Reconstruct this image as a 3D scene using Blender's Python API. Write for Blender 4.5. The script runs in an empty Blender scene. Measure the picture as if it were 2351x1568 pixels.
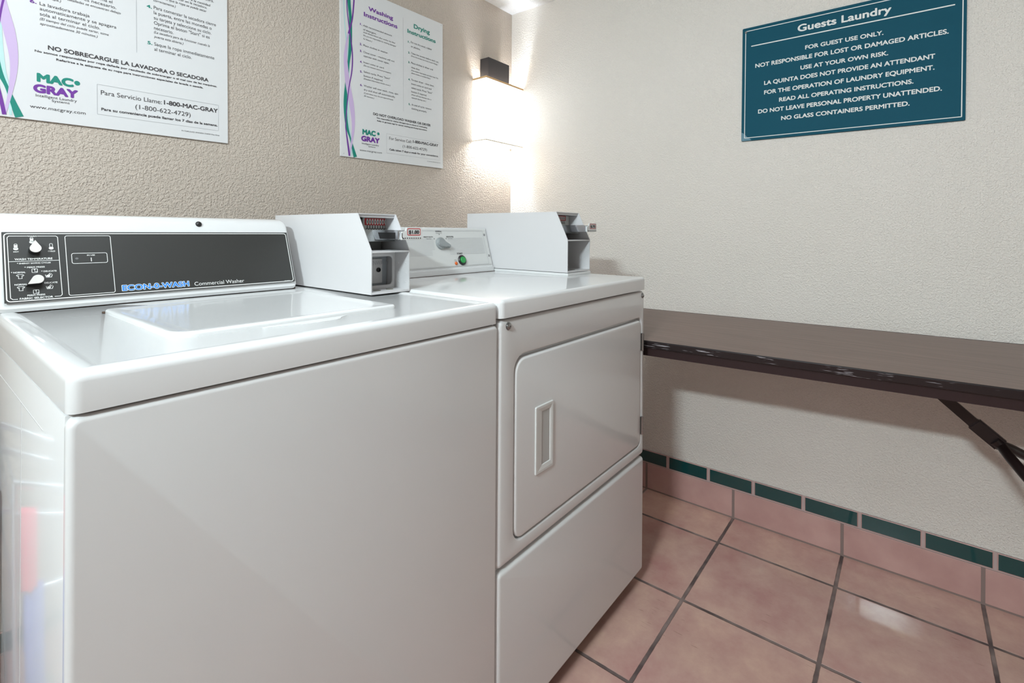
import bpy, bmesh, math, random
from mathutils import Vector, Matrix
random.seed(7)
S = bpy.context.scene
COL = S.collection
# ------------------------------------------------------------------ camera
cam_data = bpy.data.cameras.new('camera'); cam = bpy.data.objects.new('camera', cam_data); COL.objects.link(cam)
S.camera = cam
YAW, ROLL, FPX = math.radians(-51.7102), math.radians(0.4052), 1143.963
fw = Vector((math.sin(-YAW), math.cos(YAW), 0)); rt = Vector((fw.y, -fw.x, 0)); up = Vector((0, 0, 1))
r2 = rt*math.cos(ROLL) + up*math.sin(ROLL); u2 = up*math.cos(ROLL) - rt*math.sin(ROLL)
M = Matrix((r2, u2, -fw)).transposed().to_4x4(); M.translation = Vector((-2.0055, -1.6331, 1.0870))
cam.matrix_world = M
cam_data.sensor_fit = 'HORIZONTAL'; cam_data.sensor_width = 36.0; cam_data.lens = 36.0*FPX/2351
cam_data.shift_x = (1175.5-1189.084)/2351; cam_data.shift_y = (531.081-784)/2351
cam_data.clip_start = 0.02
# ------------------------------------------------------------------ world, exposure
W = bpy.data.worlds.new('world'); S.world = W; W.use_nodes = True
W.node_tree.nodes['Background'].inputs[0].default_value = (0.9, 0.95, 1, 1)
W.node_tree.nodes['Background'].inputs[1].default_value = 0.0
S.view_settings.view_transform = 'Standard'; S.view_settings.look = 'None'
S.view_settings.gamma = 1.0; S.view_settings.use_curve_mapping = False
S.view_settings.exposure = 0.0
# ------------------------------------------------------------------ area lights: the wall lamp and an added overhead fill
def area_light(name, loc, target, sx, sy, power, color):
    d = bpy.data.lights.new(name, 'AREA'); d.shape = 'RECTANGLE'; d.size = sx; d.size_y = sy; d.energy = power; d.color = color
    o = bpy.data.objects.new(name, d); COL.objects.link(o); o.location = loc
    o.rotation_euler = (Vector(target)-Vector(loc)).to_track_quat('-Z', 'Y').to_euler()
    return o
KEY = (-3.27, -1.455, 2.05)
area_light('wall_lamp_light', KEY, (0, -1.40, 1.35), 0.30, 0.09, 46, (0.835, 0.98, 1.03))
area_light('added_fill_light', (-1.85, -1.12, 2.175), (-1.85, -1.12, 0), 0.56, 0.40, 11.5, (0.88, 0.98, 1.05))  # added overhead fill to brighten the machine tops; no lamp known there
# ------------------------------------------------------------------ helpers
def lin(c):
    c = c/255.0
    return c/12.92 if c <= 0.04045 else ((c+0.055)/1.055)**2.4
def rgb(r, g, b): return (lin(r), lin(g), lin(b), 1.0)
MATS = {}
def mat(name, color, rough=0.5, metal=0.0, emit=None, estr=0.0, coat=0.0, spec=0.5):
    m = bpy.data.materials.new(name); m.use_nodes = True
    b = m.node_tree.nodes['Principled BSDF']
    b.inputs['Base Color'].default_value = color; b.inputs['Roughness'].default_value = rough
    b.inputs['Metallic'].default_value = metal; b.inputs['Coat Weight'].default_value = coat
    b.inputs['Specular IOR Level'].default_value = spec
    if emit: b.inputs['Emission Color'].default_value = emit; b.inputs['Emission Strength'].default_value = estr
    MATS[name] = m
    return m
def nt(m): return m.node_tree.nodes, m.node_tree.links, m.node_tree.nodes['Principled BSDF']
def tag(o, label=None, cat=None, group=None, kind=None):
    if label: o['label'] = label
    if cat: o['category'] = cat
    if group: o['group'] = group
    if kind: o['kind'] = kind
    return o
def thing(name, loc, label, cat, group=None):
    o = bpy.data.objects.new(name, None); COL.objects.link(o); o.location = loc; o.empty_display_size = 0.1
    return tag(o, label, cat, group)
def link(name, me, parent=None, label=None):
    o = bpy.data.objects.new(name, me); COL.objects.link(o)
    if parent:
        o.parent = parent
        o.matrix_parent_inverse = Matrix.Translation(-parent.location) if parent.type == 'EMPTY' else Matrix.Identity(4)
    if label: o['label'] = label
    return o
def obj(name, bm, m, parent=None, label=None, smooth=False, recalc=True):
    if recalc: bmesh.ops.recalc_face_normals(bm, faces=bm.faces)
    me = bpy.data.meshes.new(name); bm.to_mesh(me); bm.free()
    for k in (m if isinstance(m, (list, tuple)) else [m]): me.materials.append(k)
    if smooth:
        for p in me.polygons: p.use_smooth = len(p.vertices) <= 4
        me.set_sharp_from_angle(angle=math.radians(38))
    return link(name, me, parent, label)
def NB(): return bmesh.new()
def box(bm, x0, x1, y0, y1, z0, z1, bev=0.0, seg=2, mi=0):
    r = bmesh.ops.create_cube(bm, size=1.0)
    vs = r['verts']
    for v in vs: v.co = Vector((x0+(v.co.x+.5)*(x1-x0), y0+(v.co.y+.5)*(y1-y0), z0+(v.co.z+.5)*(z1-z0)))
    fs = list({f for v in vs for f in v.link_faces})
    for f in fs: f.material_index = mi
    if bev > 0:
        es = list({e for f in fs for e in f.edges})
        bmesh.ops.bevel(bm, geom=es, offset=bev, segments=seg, profile=0.5, affect='EDGES')
    return bm
def frame(O, U, V):
    O, U, V = Vector(O), Vector(U).normalized(), Vector(V).normalized()
    return O, U, V, U.cross(V)
def rr_pts(w, h, r, inset, seg):
    """rounded rectangle outline; r = radius or 4 radii (bl, br, tr, tl)"""
    rs = r if isinstance(r, (tuple, list)) else (r,)*4
    pts = []
    cs = [(0, 0, 180), (w, 0, 270), (w, h, 0), (0, h, 90)]
    for (cx, cy, a0), rad in zip(cs, rs):
        rad2 = max(rad-inset, 0.0004)
        px = cx + (inset+rad2 if cx == 0 else -(inset+rad2)); py = cy + (inset+rad2 if cy == 0 else -(inset+rad2))
        for k in range(seg+1):
            a = math.radians(a0+90.0*k/seg); pts.append((px+rad2*math.cos(a), py+rad2*math.sin(a)))
    return pts
def loft(bm, loops, cap0=True, cap1=True, mi=0):
    rings = [[bm.verts.new(p) for p in lp] for lp in loops]
    n = len(rings[0])
    for a, b in zip(rings, rings[1:]):
        for i in range(n):
            f = bm.faces.new((a[i], a[(i+1) % n], b[(i+1) % n], b[i])); f.material_index = mi
    if cap0: bm.faces.new(list(reversed(rings[0]))).material_index = mi
    if cap1: bm.faces.new(rings[-1]).material_index = mi
    return rings
def plate(bm, fr, w, h, r, prof, seg=5, cap0=True, cap1=True, mi=0):
    O, U, V, N = fr
    return loft(bm, [[O+U*a+V*b+N*d for a, b in rr_pts(w, h, r, ins, seg)] for ins, d in prof], cap0, cap1, mi)
def qprof(depth, bev, d0=0.0, n=4):
    """profile of a slab with a quarter-round front edge"""
    out = [(0.0, d0)]
    for k in range(n+1):
        a = math.pi/2*k/n
        out.append((bev*(1-math.cos(a)), depth-bev+bev*math.sin(a)))
    return out
def ring_panel(bm, fr, outer, orad, hole, hrad, depth, bev, seg=6):
    """slab with a rounded hole: outer=(w,h), hole=(u0,v0,w,h)"""
    O, U, V, N = fr
    def P(pts, du, dv, d): return [O+U*(a+du)+V*(b+dv)+N*d for a, b in pts]
    outs = [P(rr_pts(outer[0], outer[1], orad, i, seg), 0, 0, d) for i, d in qprof(depth, bev)]
    ins = [P(rr_pts(hole[2], hole[3], hrad, -i, seg), hole[0], hole[1], d) for i, d in
           [(0.004*(1-math.cos(math.pi/2*(3-k)/3)), depth-0.004+0.004*math.sin(math.pi/2*(3-k)/3)) for k in range(4)]]
    ins.append(P(rr_pts(hole[2], hole[3], hrad, 0, seg), hole[0], hole[1], 0.0))
    loft(bm, outs+ins, False, False)
def disc(bm, C, N, r, h, seg=24, prof=None, mi=0, cap0=True):
    """turned shape: prof = list of (radius, height)"""
    N = Vector(N).normalized(); A = N.orthogonal().normalized(); B = N.cross(A); C = Vector(C)
    prof = prof or [(r, 0), (r, h*0.8), (r*0.85, h)]
    loft(bm, [[C+N*d+A*(q*math.cos(2*math.pi*k/seg))+B*(q*math.sin(2*math.pi*k/seg)) for k in range(seg)] for q, d in prof], cap0, True, mi)
def tube(bm, pts, r, seg=12, mi=0):
    pts = [Vector(p) for p in pts]; loops = []; prev = None
    for i, p in enumerate(pts):
        t = (pts[min(i+1, len(pts)-1)]-pts[max(i-1, 0)]).normalized()
        a = (prev - t*prev.dot(t)).normalized() if prev else t.orthogonal().normalized()
        prev = a; b = t.cross(a)
        rr = r[i] if isinstance(r, (list, tuple)) else r
        loops.append([p+a*(rr*math.cos(2*math.pi*k/seg))+b*(rr*math.sin(2*math.pi*k/seg)) for k in range(seg)])
    loft(bm, loops, True, True, mi)
def bar(bm, p, q, w, t, side, bev=0.0, mi=0):
    """flat bar from p to q, w wide along side, t thick"""
    p, q = Vector(p), Vector(q); L = (q-p).normalized(); sd = Vector(side); sd = (sd-L*sd.dot(L)).normalized(); n = L.cross(sd)
    loft(bm, [[c+sd*(a*w/2)+n*(b*t/2) for a, b in ((-1, -1), (1, -1), (1, 1), (-1, 1))] for c in (p, q)], True, True, mi)
def poly_prism(bm, pts, axis, a0, a1, mi=0):
    """extrude a polygon given in the other two coordinates along an axis"""
    def mk(p, a):
        return Vector((a, p[0], p[1])) if axis == 0 else (Vector((p[0], a, p[1])) if axis == 1 else Vector((p[0], p[1], a)))
    loft(bm, [[mk(p, a0) for p in pts], [mk(p, a1) for p in pts]], True, True, mi)
# printed marks: flat ink shapes gathered into one mesh on a board plane
class Ink:
    def __init__(s, fr, lift=0.0006): s.fr = fr; s.lift = lift; s.v = []; s.f = []; s.m = []; s.mats = []; s.n = 0
    def mi(s, m):
        if m not in s.mats: s.mats.append(m)
        return s.mats.index(m)
    def pt(s, u, v, extra=0.0):
        O, U, V, N = s.fr
        return O+U*u+V*v+N*(s.lift+extra)
    def poly(s, pts, m, extra=0.0):
        i = len(s.v); s.v += [s.pt(u, v, extra) for u, v in pts]; s.f.append(list(range(i, i+len(pts)))); s.m.append(s.mi(m))
    def line(s, pts, w, m, closed=False, extra=0.0):
        pts = list(pts); n = len(pts); L = []; R = []
        for i, (x, y) in enumerate(pts):
            ww = w[i] if isinstance(w, (list, tuple)) else w
            a = pts[(i-1) % n] if (closed or i > 0) else None; b = pts[(i+1) % n] if (closed or i < n-1) else None
            def nrm(p, q):
                d = Vector((q[0]-p[0], q[1]-p[1])); d.normalize(); return Vector((-d.y, d.x))
            ns = ([nrm(a, (x, y))] if a else []) + ([nrm((x, y), b)] if b else [])
            nn = sum(ns, Vector((0, 0))); nn.normalize()
            k = 1/max(0.5, nn.dot(ns[0]))
            L.append((x+nn.x*ww/2*k, y+nn.y*ww/2*k)); R.append((x-nn.x*ww/2*k, y-nn.y*ww/2*k))
        for i in range(n if closed else n-1):
            j = (i+1) % n
            s.poly([R[i], R[j], L[j], L[i]], m, extra)
    def rrect(s, u0, v0, u1, v1, r, w, m):
        s.line([(u0+a, v0+b) for a, b in rr_pts(u1-u0, v1-v0, r, 0, 4)], w, m, True)
    def ell(s, u, v, ru, rv, m, n=20, extra=0.0):
        s.poly([(u+ru*math.cos(2*math.pi*k/n), v+rv*math.sin(2*math.pi*k/n)) for k in range(n)], m, extra)
    def text(s, body, u, v, w, h, ang, m, sty='', extra=0.0, weight=None):
        cu = bpy.data.curves.new('ink', 'FONT'); cu.body = body; cu.size = 1.0; cu.resolution_u = 3 if h < 0.006 else 6
        wt = weight if weight is not None else {'': 0.0, 'i': 0.0, 'b': 0.030, 'B': 0.058, 'l': 0.0}[sty]
        if sty == 'i': cu.shear = 0.22
        o = bpy.data.objects.new('ink', cu); COL.objects.link(o)
        dg = bpy.context.evaluated_depsgraph_get(); ev = o.evaluated_get(dg); me = ev.to_mesh()
        vs = [(q.co.x, q.co.y) for q in me.vertices]; fs = [list(p.vertices) for p in me.polygons]
        ev.to_mesh_clear(); bpy.data.objects.remove(o); bpy.data.curves.remove(cu)
        if not vs: return
        x0 = min(q[0] for q in vs)-wt; x1 = max(q[0] for q in vs)+wt
        kx = w/(x1-x0); ky = h/(0.73+2*wt)
        ca, sa = math.cos(ang), math.sin(ang); k = s.mi(m)
        # heavier weights: the same outline laid down again around a small circle
        nc = 0 if wt == 0 else 6 if wt < 0.05 else 12
        for c in range(max(1, nc)):
            ox, oy = (wt*math.cos(2*math.pi*(c+.5)/nc), wt*math.sin(2*math.pi*(c+.5)/nc)) if nc else (0, 0)
            i = len(s.v)
            for x, y in vs:
                a, b = (x+ox-x0)*kx, (y+oy+wt)*ky
                s.v.append(s.pt(u+a*ca-b*sa, v+a*sa+b*ca, extra+.00001*c))
            for f in fs: s.f.append([i+q for q in f]); s.m.append(k)
    def build(s, name, parent, label=None):
        me = bpy.data.meshes.new(name); me.from_pydata([tuple(v) for v in s.v], [], s.f)
        for m in s.mats: me.materials.append(m)
        for p, k in zip(me.polygons, s.m): p.material_index = k
        # all ink faces look out along the board normal
        N = s.fr[3]; flip = [p.index for p in me.polygons if p.normal.dot(N) < 0]
        if flip:
            b = bmesh.new(); b.from_mesh(me); b.faces.ensure_lookup_table()
            bmesh.ops.reverse_faces(b, faces=[b.faces[i] for i in flip]); b.to_mesh(me); b.free()
        return link(name, me, parent, label)
def put_texts(ink, rows, pal, ang):
    for body, u, v, w, h, a, c, sty in rows:
        cu, cv = u+w/2*math.cos(a), v+w/2*math.sin(a)
        ink.text(body, cu-w/2*math.cos(ang), cv-w/2*math.sin(ang), w, h, ang, pal[c], sty)
# ------------------------------------------------------------------ materials
def bumpy(m, scale, dist, strength=1.0, detail=3.0, scale2=None, mix2=0.5, col2=None, colscale=3.0):
    N, L, b = nt(m)
    tc = N.new('ShaderNodeTexCoord'); n1 = N.new('ShaderNodeTexNoise'); n1.inputs['Scale'].default_value = scale; n1.inputs['Detail'].default_value = detail
    n1.inputs['Roughness'].default_value = 0.45
    L.new(tc.outputs['Object'], n1.inputs['Vector']); h = n1.outputs['Fac']
    if scale2:
        n2 = N.new('ShaderNodeTexNoise'); n2.inputs['Scale'].default_value = scale2; n2.inputs['Detail'].default_value = 2
        L.new(tc.outputs['Object'], n2.inputs['Vector'])
        rp = N.new('ShaderNodeMapRange'); rp.inputs[1].default_value = 0.45; rp.inputs[2].default_value = 0.58; rp.interpolation_type = 'SMOOTHSTEP'
        L.new(n2.outputs['Fac'], rp.inputs[0])
        ad = N.new('ShaderNodeMath'); ad.operation = 'MULTIPLY_ADD'; ad.inputs[1].default_value = mix2
        L.new(rp.outputs[0], ad.inputs[0]); L.new(h, ad.inputs[2]); h = ad.outputs[0]
    bp = N.new('ShaderNodeBump'); bp.inputs['Strength'].default_value = strength; bp.inputs['Distance'].default_value = dist
    L.new(h, bp.inputs['Height']); L.new(bp.outputs[0], b.inputs['Normal'])
    if col2:
        n3 = N.new('ShaderNodeTexNoise'); n3.inputs['Scale'].default_value = colscale; n3.inputs['Detail'].default_value = 4
        L.new(tc.outputs['Object'], n3.inputs['Vector'])
        mx = N.new('ShaderNodeMix'); mx.data_type = 'RGBA'; mx.inputs[6].default_value = b.inputs['Base Color'].default_value[:]; mx.inputs[7].default_value = col2
        r3 = N.new('ShaderNodeMapRange'); r3.inputs[1].default_value = 0.35; r3.inputs[2].default_value = 0.7
        L.new(n3.outputs['Fac'], r3.inputs[0]); L.new(r3.outputs[0], mx.inputs[0]); L.new(mx.outputs[2], b.inputs['Base Color'])
    return m
WALL_R = bumpy(mat('wall_paint_cream', rgb(228, 221, 213), 0.65), 260, 0.0030, 0.85, 3, 140, 0.3, rgb(224, 217, 208), 1.5)
WALL_B = bumpy(mat('wall_paint_shaded', rgb(200, 187, 174), 0.6), 250, 0.0028, 0.95, 3, 120, 0.4, rgb(192, 179, 166), 1.2)  # back wall's shade put into its colour; the shared wall tone rendered too bright
CEIL = bumpy(mat('popcorn_ceiling', rgb(232, 231, 230), 0.9), 160, 0.008, 1.0, 4)
def tile_floor():
    m = mat('terracotta_floor_tile', rgb(196, 158, 148), 0.28)
    N, L, b = nt(m)
    tc = N.new('ShaderNodeTexCoord'); sx = N.new('ShaderNodeSeparateXYZ'); L.new(tc.outputs['Object'], sx.inputs[0])
    def mth(op, a, bb=None, cc=None):
        n = N.new('ShaderNodeMath'); n.operation = op
        for i, q in enumerate((a, bb, cc)):
            if q is None: continue
            if isinstance(q, (int, float)): n.inputs[i].default_value = q
            else: L.new(q, n.inputs[i])
        return n.outputs[0]
    PITCH, GX, GY = 0.3489, -0.1929, -1.1068
    def dist(sock, off):
        t = mth('DIVIDE', mth('SUBTRACT', sock, off), PITCH)
        fr = mth('FRACT', mth('ADD', t, 100.5))
        return mth('MULTIPLY', mth('ABSOLUTE', mth('SUBTRACT', fr, 0.5)), PITCH), mth('FLOOR', mth('ADD', t, 100.0))
    dx, ix = dist(sx.outputs['X'], GX); dy, iy = dist(sx.outputs['Y'], GY)
    nz = N.new('ShaderNodeTexNoise'); nz.inputs['Scale'].default_value = 45; L.new(tc.outputs['Object'], nz.inputs['Vector'])
    d = mth('MULTIPLY_ADD', nz.outputs['Fac'], 0.0022, mth('MINIMUM', dx, dy))
    mr = N.new('ShaderNodeMapRange'); mr.interpolation_type = 'SMOOTHSTEP'; mr.inputs[1].default_value = 0.0048; mr.inputs[2].default_value = 0.0068; L.new(d, mr.inputs[0])
    # per-tile tone
    cb = N.new('ShaderNodeCombineXYZ'); L.new(ix, cb.inputs[0]); L.new(iy, cb.inputs[1])
    wn = N.new('ShaderNodeTexWhiteNoise'); L.new(cb.outputs[0], wn.inputs['Vector'])
    n1 = N.new('ShaderNodeTexNoise'); n1.inputs['Scale'].default_value = 6.5; n1.inputs['Detail'].default_value = 6; n1.inputs['Roughness'].default_value = 0.65
    L.new(tc.outputs['Object'], n1.inputs['Vector'])
    cr = N.new('ShaderNodeValToRGB'); e = cr.color_ramp.elements
    e[0].position = 0.30; e[0].color = rgb(180, 134, 128); e[1].position = 0.72; e[1].color = rgb(206, 171, 154)
    k = e.new(0.5); k.color = rgb(191, 153, 142)
    L.new(mth('MULTIPLY_ADD', wn.outputs[0], 0.16, mth('SUBTRACT', n1.outputs['Fac'], 0.08)), cr.inputs[0])
    # fine scratches and pits
    mp = N.new('ShaderNodeMapping'); mp.inputs['Scale'].default_value = (260, 24, 1); L.new(tc.outputs['Object'], mp.inputs[0])
    n2 = N.new('ShaderNodeTexNoise'); n2.inputs['Scale'].default_value = 1.0; n2.inputs['Detail'].default_value = 3; L.new(mp.outputs[0], n2.inputs['Vector'])
    sc = N.new('ShaderNodeMapRange'); sc.inputs[1].default_value = 0.66; sc.inputs[2].default_value = 0.72; L.new(n2.outputs['Fac'], sc.inputs[0])
    mk = N.new('ShaderNodeTexNoise'); mk.inputs['Scale'].default_value = 5; L.new(tc.outputs['Object'], mk.inputs['Vector'])
    mk2 = N.new('ShaderNodeMapRange'); mk2.inputs[1].default_value = 0.48; mk2.inputs[2].default_value = 0.62; L.new(mk.outputs['Fac'], mk2.inputs[0])
    mx0 = N.new('ShaderNodeMix'); mx0.data_type = 'RGBA'; L.new(mth('MULTIPLY', mth('MULTIPLY', sc.outputs[0], mk2.outputs[0]), 0.55), mx0.inputs[0])
    L.new(cr.outputs[0], mx0.inputs[6]); mx0.inputs[7].default_value = rgb(120, 88, 78)
    gn = N.new('ShaderNodeTexNoise'); gn.inputs['Scale'].default_value = 14; L.new(tc.outputs['Object'], gn.inputs['Vector'])
    gc = N.new('ShaderNodeValToRGB'); gc.color_ramp.elements[0].color = rgb(84, 70, 68); gc.color_ramp.elements[1].color = rgb(138, 120, 114)
    gc.color_ramp.elements[0].position = 0.35; gc.color_ramp.elements[1].position = 0.7; L.new(gn.outputs['Fac'], gc.inputs[0])
    mx = N.new('ShaderNodeMix'); mx.data_type = 'RGBA'; L.new(mr.outputs[0], mx.inputs[0]); L.new(gc.outputs[0], mx.inputs[6]); L.new(mx0.outputs[2], mx.inputs[7])
    L.new(mx.outputs[2], b.inputs['Base Color'])
    rg = N.new('ShaderNodeMapRange'); rg.inputs[3].default_value = 0.8; rg.inputs[4].default_value = 0.17; L.new(mr.outputs[0], rg.inputs[0]); L.new(rg.outputs[0], b.inputs['Roughness'])
    bp = N.new('ShaderNodeBump'); bp.inputs['Distance'].default_value = 0.003; bp.inputs['Strength'].default_value = 0.8
    L.new(mth('MULTIPLY_ADD', n1.outputs['Fac'], 0.06, mr.outputs[0]), bp.inputs['Height']); L.new(bp.outputs[0], b.inputs['Normal'])
    return m
FLOOR = tile_floor()
BASE_TILE = bumpy(mat('pink_base_tile', rgb(196, 158, 150), 0.4), 60, 0.0006, 0.5, 4, None, 0, rgb(180, 140, 134), 9)
GROUT = mat('grout', rgb(136, 117, 111), 0.85); GROUT_PALE = mat('pale_grout', rgb(186, 164, 160), 0.85)
GREEN_TILE = mat('green_glazed_tile', rgb(22, 68, 68), 0.07, coat=0.6)
ENAMEL = mat('white_enamel', rgb(217, 217, 216), 0.13, coat=0.25)
N_, L_, b_ = nt(ENAMEL)
_tc = N_.new('ShaderNodeTexCoord'); _n = N_.new('ShaderNodeTexNoise'); _n.inputs['Scale'].default_value = 3.0; _n.inputs['Detail'].default_value = 1
L_.new(_tc.outputs['Object'], _n.inputs['Vector'])
_b = N_.new('ShaderNodeBump'); _b.inputs['Distance'].default_value = 0.006; _b.inputs['Strength'].default_value = 0.12; L_.new(_n.outputs['Fac'], _b.inputs['Height']); L_.new(_b.outputs[0], b_.inputs['Normal'])
WHITE_PAINT = mat('white_powder_coat', rgb(205, 203, 203), 0.4)
OFFWHITE = mat('offwhite_plastic', rgb(210, 210, 207), 0.4)
SEAM = mat('rusty_seam', rgb(70, 52, 40), 0.9)
BLACK_PANEL = bumpy(mat('charcoal_panel', rgb(47, 47, 45), 0.42), 400, 0.0002, 0.3)
BLACK = mat('black_plastic', rgb(26, 25, 26), 0.35)
BRUSHED = mat('brushed_steel', rgb(216, 212, 207), 0.4, 0.35)
CHROME = mat('chrome', rgb(205, 208, 214), 0.16, 1.0)
GREY_METAL = bumpy(mat('grey_cast_metal', rgb(150, 152, 150), 0.45, 0.7), 300, 0.0004, 0.5)
SCREW = mat('screw_steel', rgb(160, 160, 160), 0.25, 1.0)
BOARD_W = mat('poster_board_white', rgb(222, 222, 222), 0.45)
BOARD_T = bumpy(mat('teal_board', rgb(18, 78, 96), 0.6, spec=0.12), 500, 0.0002, 0.4)
INK = {'k': mat('ink_black', rgb(62, 58, 60), 0.6), 'p': mat('ink_purple', rgb(112, 50, 150), 0.6), 'g': mat('ink_teal', rgb(18, 132, 116), 0.6),
       'w': mat('ink_white', rgb(226, 226, 222), 0.6), 'n': mat('ink_blue', rgb(36, 128, 214), 0.6), 'l': mat('ink_lavender', rgb(204, 180, 218), 0.6),
       'a': mat('ink_aqua', rgb(188, 222, 220), 0.6), 'y': mat('ink_grey', rgb(168, 168, 172), 0.6), 'r': mat('ink_red', rgb(190, 42, 44), 0.5)}
WOOD_TOP = mat('walnut_laminate', rgb(122, 104, 96), 0.34)
N_, L_, b_ = nt(WOOD_TOP)
_tc = N_.new('ShaderNodeTexCoord'); _mp = N_.new('ShaderNodeMapping'); _mp.inputs['Scale'].default_value = (150, 5, 5); _mp.inputs['Rotation'].default_value = (0, 0, math.radians(-4.7))
_n = N_.new('ShaderNodeTexNoise'); _n.inputs['Scale'].default_value = 1.0; _n.inputs['Detail'].default_value = 5
L_.new(_tc.outputs['Object'], _mp.inputs[0]); L_.new(_mp.outputs[0], _n.inputs['Vector'])
_cr = N_.new('ShaderNodeValToRGB'); _cr.color_ramp.elements[0].position = 0.3; _cr.color_ramp.elements[0].color = rgb(98, 78, 71); _cr.color_ramp.elements[1].position = 0.75; _cr.color_ramp.elements[1].color = rgb(124, 101, 91)
L_.new(_n.outputs['Fac'], _cr.inputs[0]); L_.new(_cr.outputs[0], b_.inputs['Base Color'])
EDGE = mat('dark_vinyl_edge', rgb(30, 23, 25), 0.3)
APRON = mat('mahogany_apron', rgb(38, 20, 22), 0.45)
N_, L_, b_ = nt(EDGE)
_tc = N_.new('ShaderNodeTexCoord'); _mp = N_.new('ShaderNodeMapping'); _mp.inputs['Scale'].default_value = (40, 16, 330)
_n = N_.new('ShaderNodeTexNoise'); _n.inputs['Scale'].default_value = 1.0; _n.inputs['Detail'].default_value = 3
L_.new(_tc.outputs['Object'], _mp.inputs[0]); L_.new(_mp.outputs[0], _n.inputs['Vector'])
_k = N_.new('ShaderNodeTexNoise'); _k.inputs['Scale'].default_value = 13.0; L_.new(_tc.outputs['Object'], _k.inputs['Vector'])
_a = N_.new('ShaderNodeMapRange'); _a.inputs[1].default_value = 0.60; _a.inputs[2].default_value = 0.64; L_.new(_n.outputs['Fac'], _a.inputs[0])
_c = N_.new('ShaderNodeMapRange'); _c.inputs[1].default_value = 0.49; _c.inputs[2].default_value = 0.55; L_.new(_k.outputs['Fac'], _c.inputs[0])
_m = N_.new('ShaderNodeMath'); _m.operation = 'MULTIPLY'; L_.new(_a.outputs[0], _m.inputs[0]); L_.new(_c.outputs[0], _m.inputs[1])
_x = N_.new('ShaderNodeMix'); _x.data_type = 'RGBA'; _x.inputs[6].default_value = rgb(28, 21, 23); _x.inputs[7].default_value = rgb(150, 146, 150)
L_.new(_m.outputs[0], _x.inputs[0]); L_.new(_x.outputs[2], b_.inputs['Base Color'])
LEG_PAINT = mat('dark_brown_metal', rgb(34, 24, 24), 0.3, 0.3)
SHADE = mat('lamp_shade_fabric', rgb(250, 244, 232), 0.9, emit=(0.97, 0.98, 1.0, 1), estr=2.9)
SHADE_TRIM = mat('tan_shade_trim', rgb(214, 176, 128), 0.8)
BRONZE = mat('dark_bronze', rgb(52, 49, 50), 0.5, 0.3)
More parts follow.
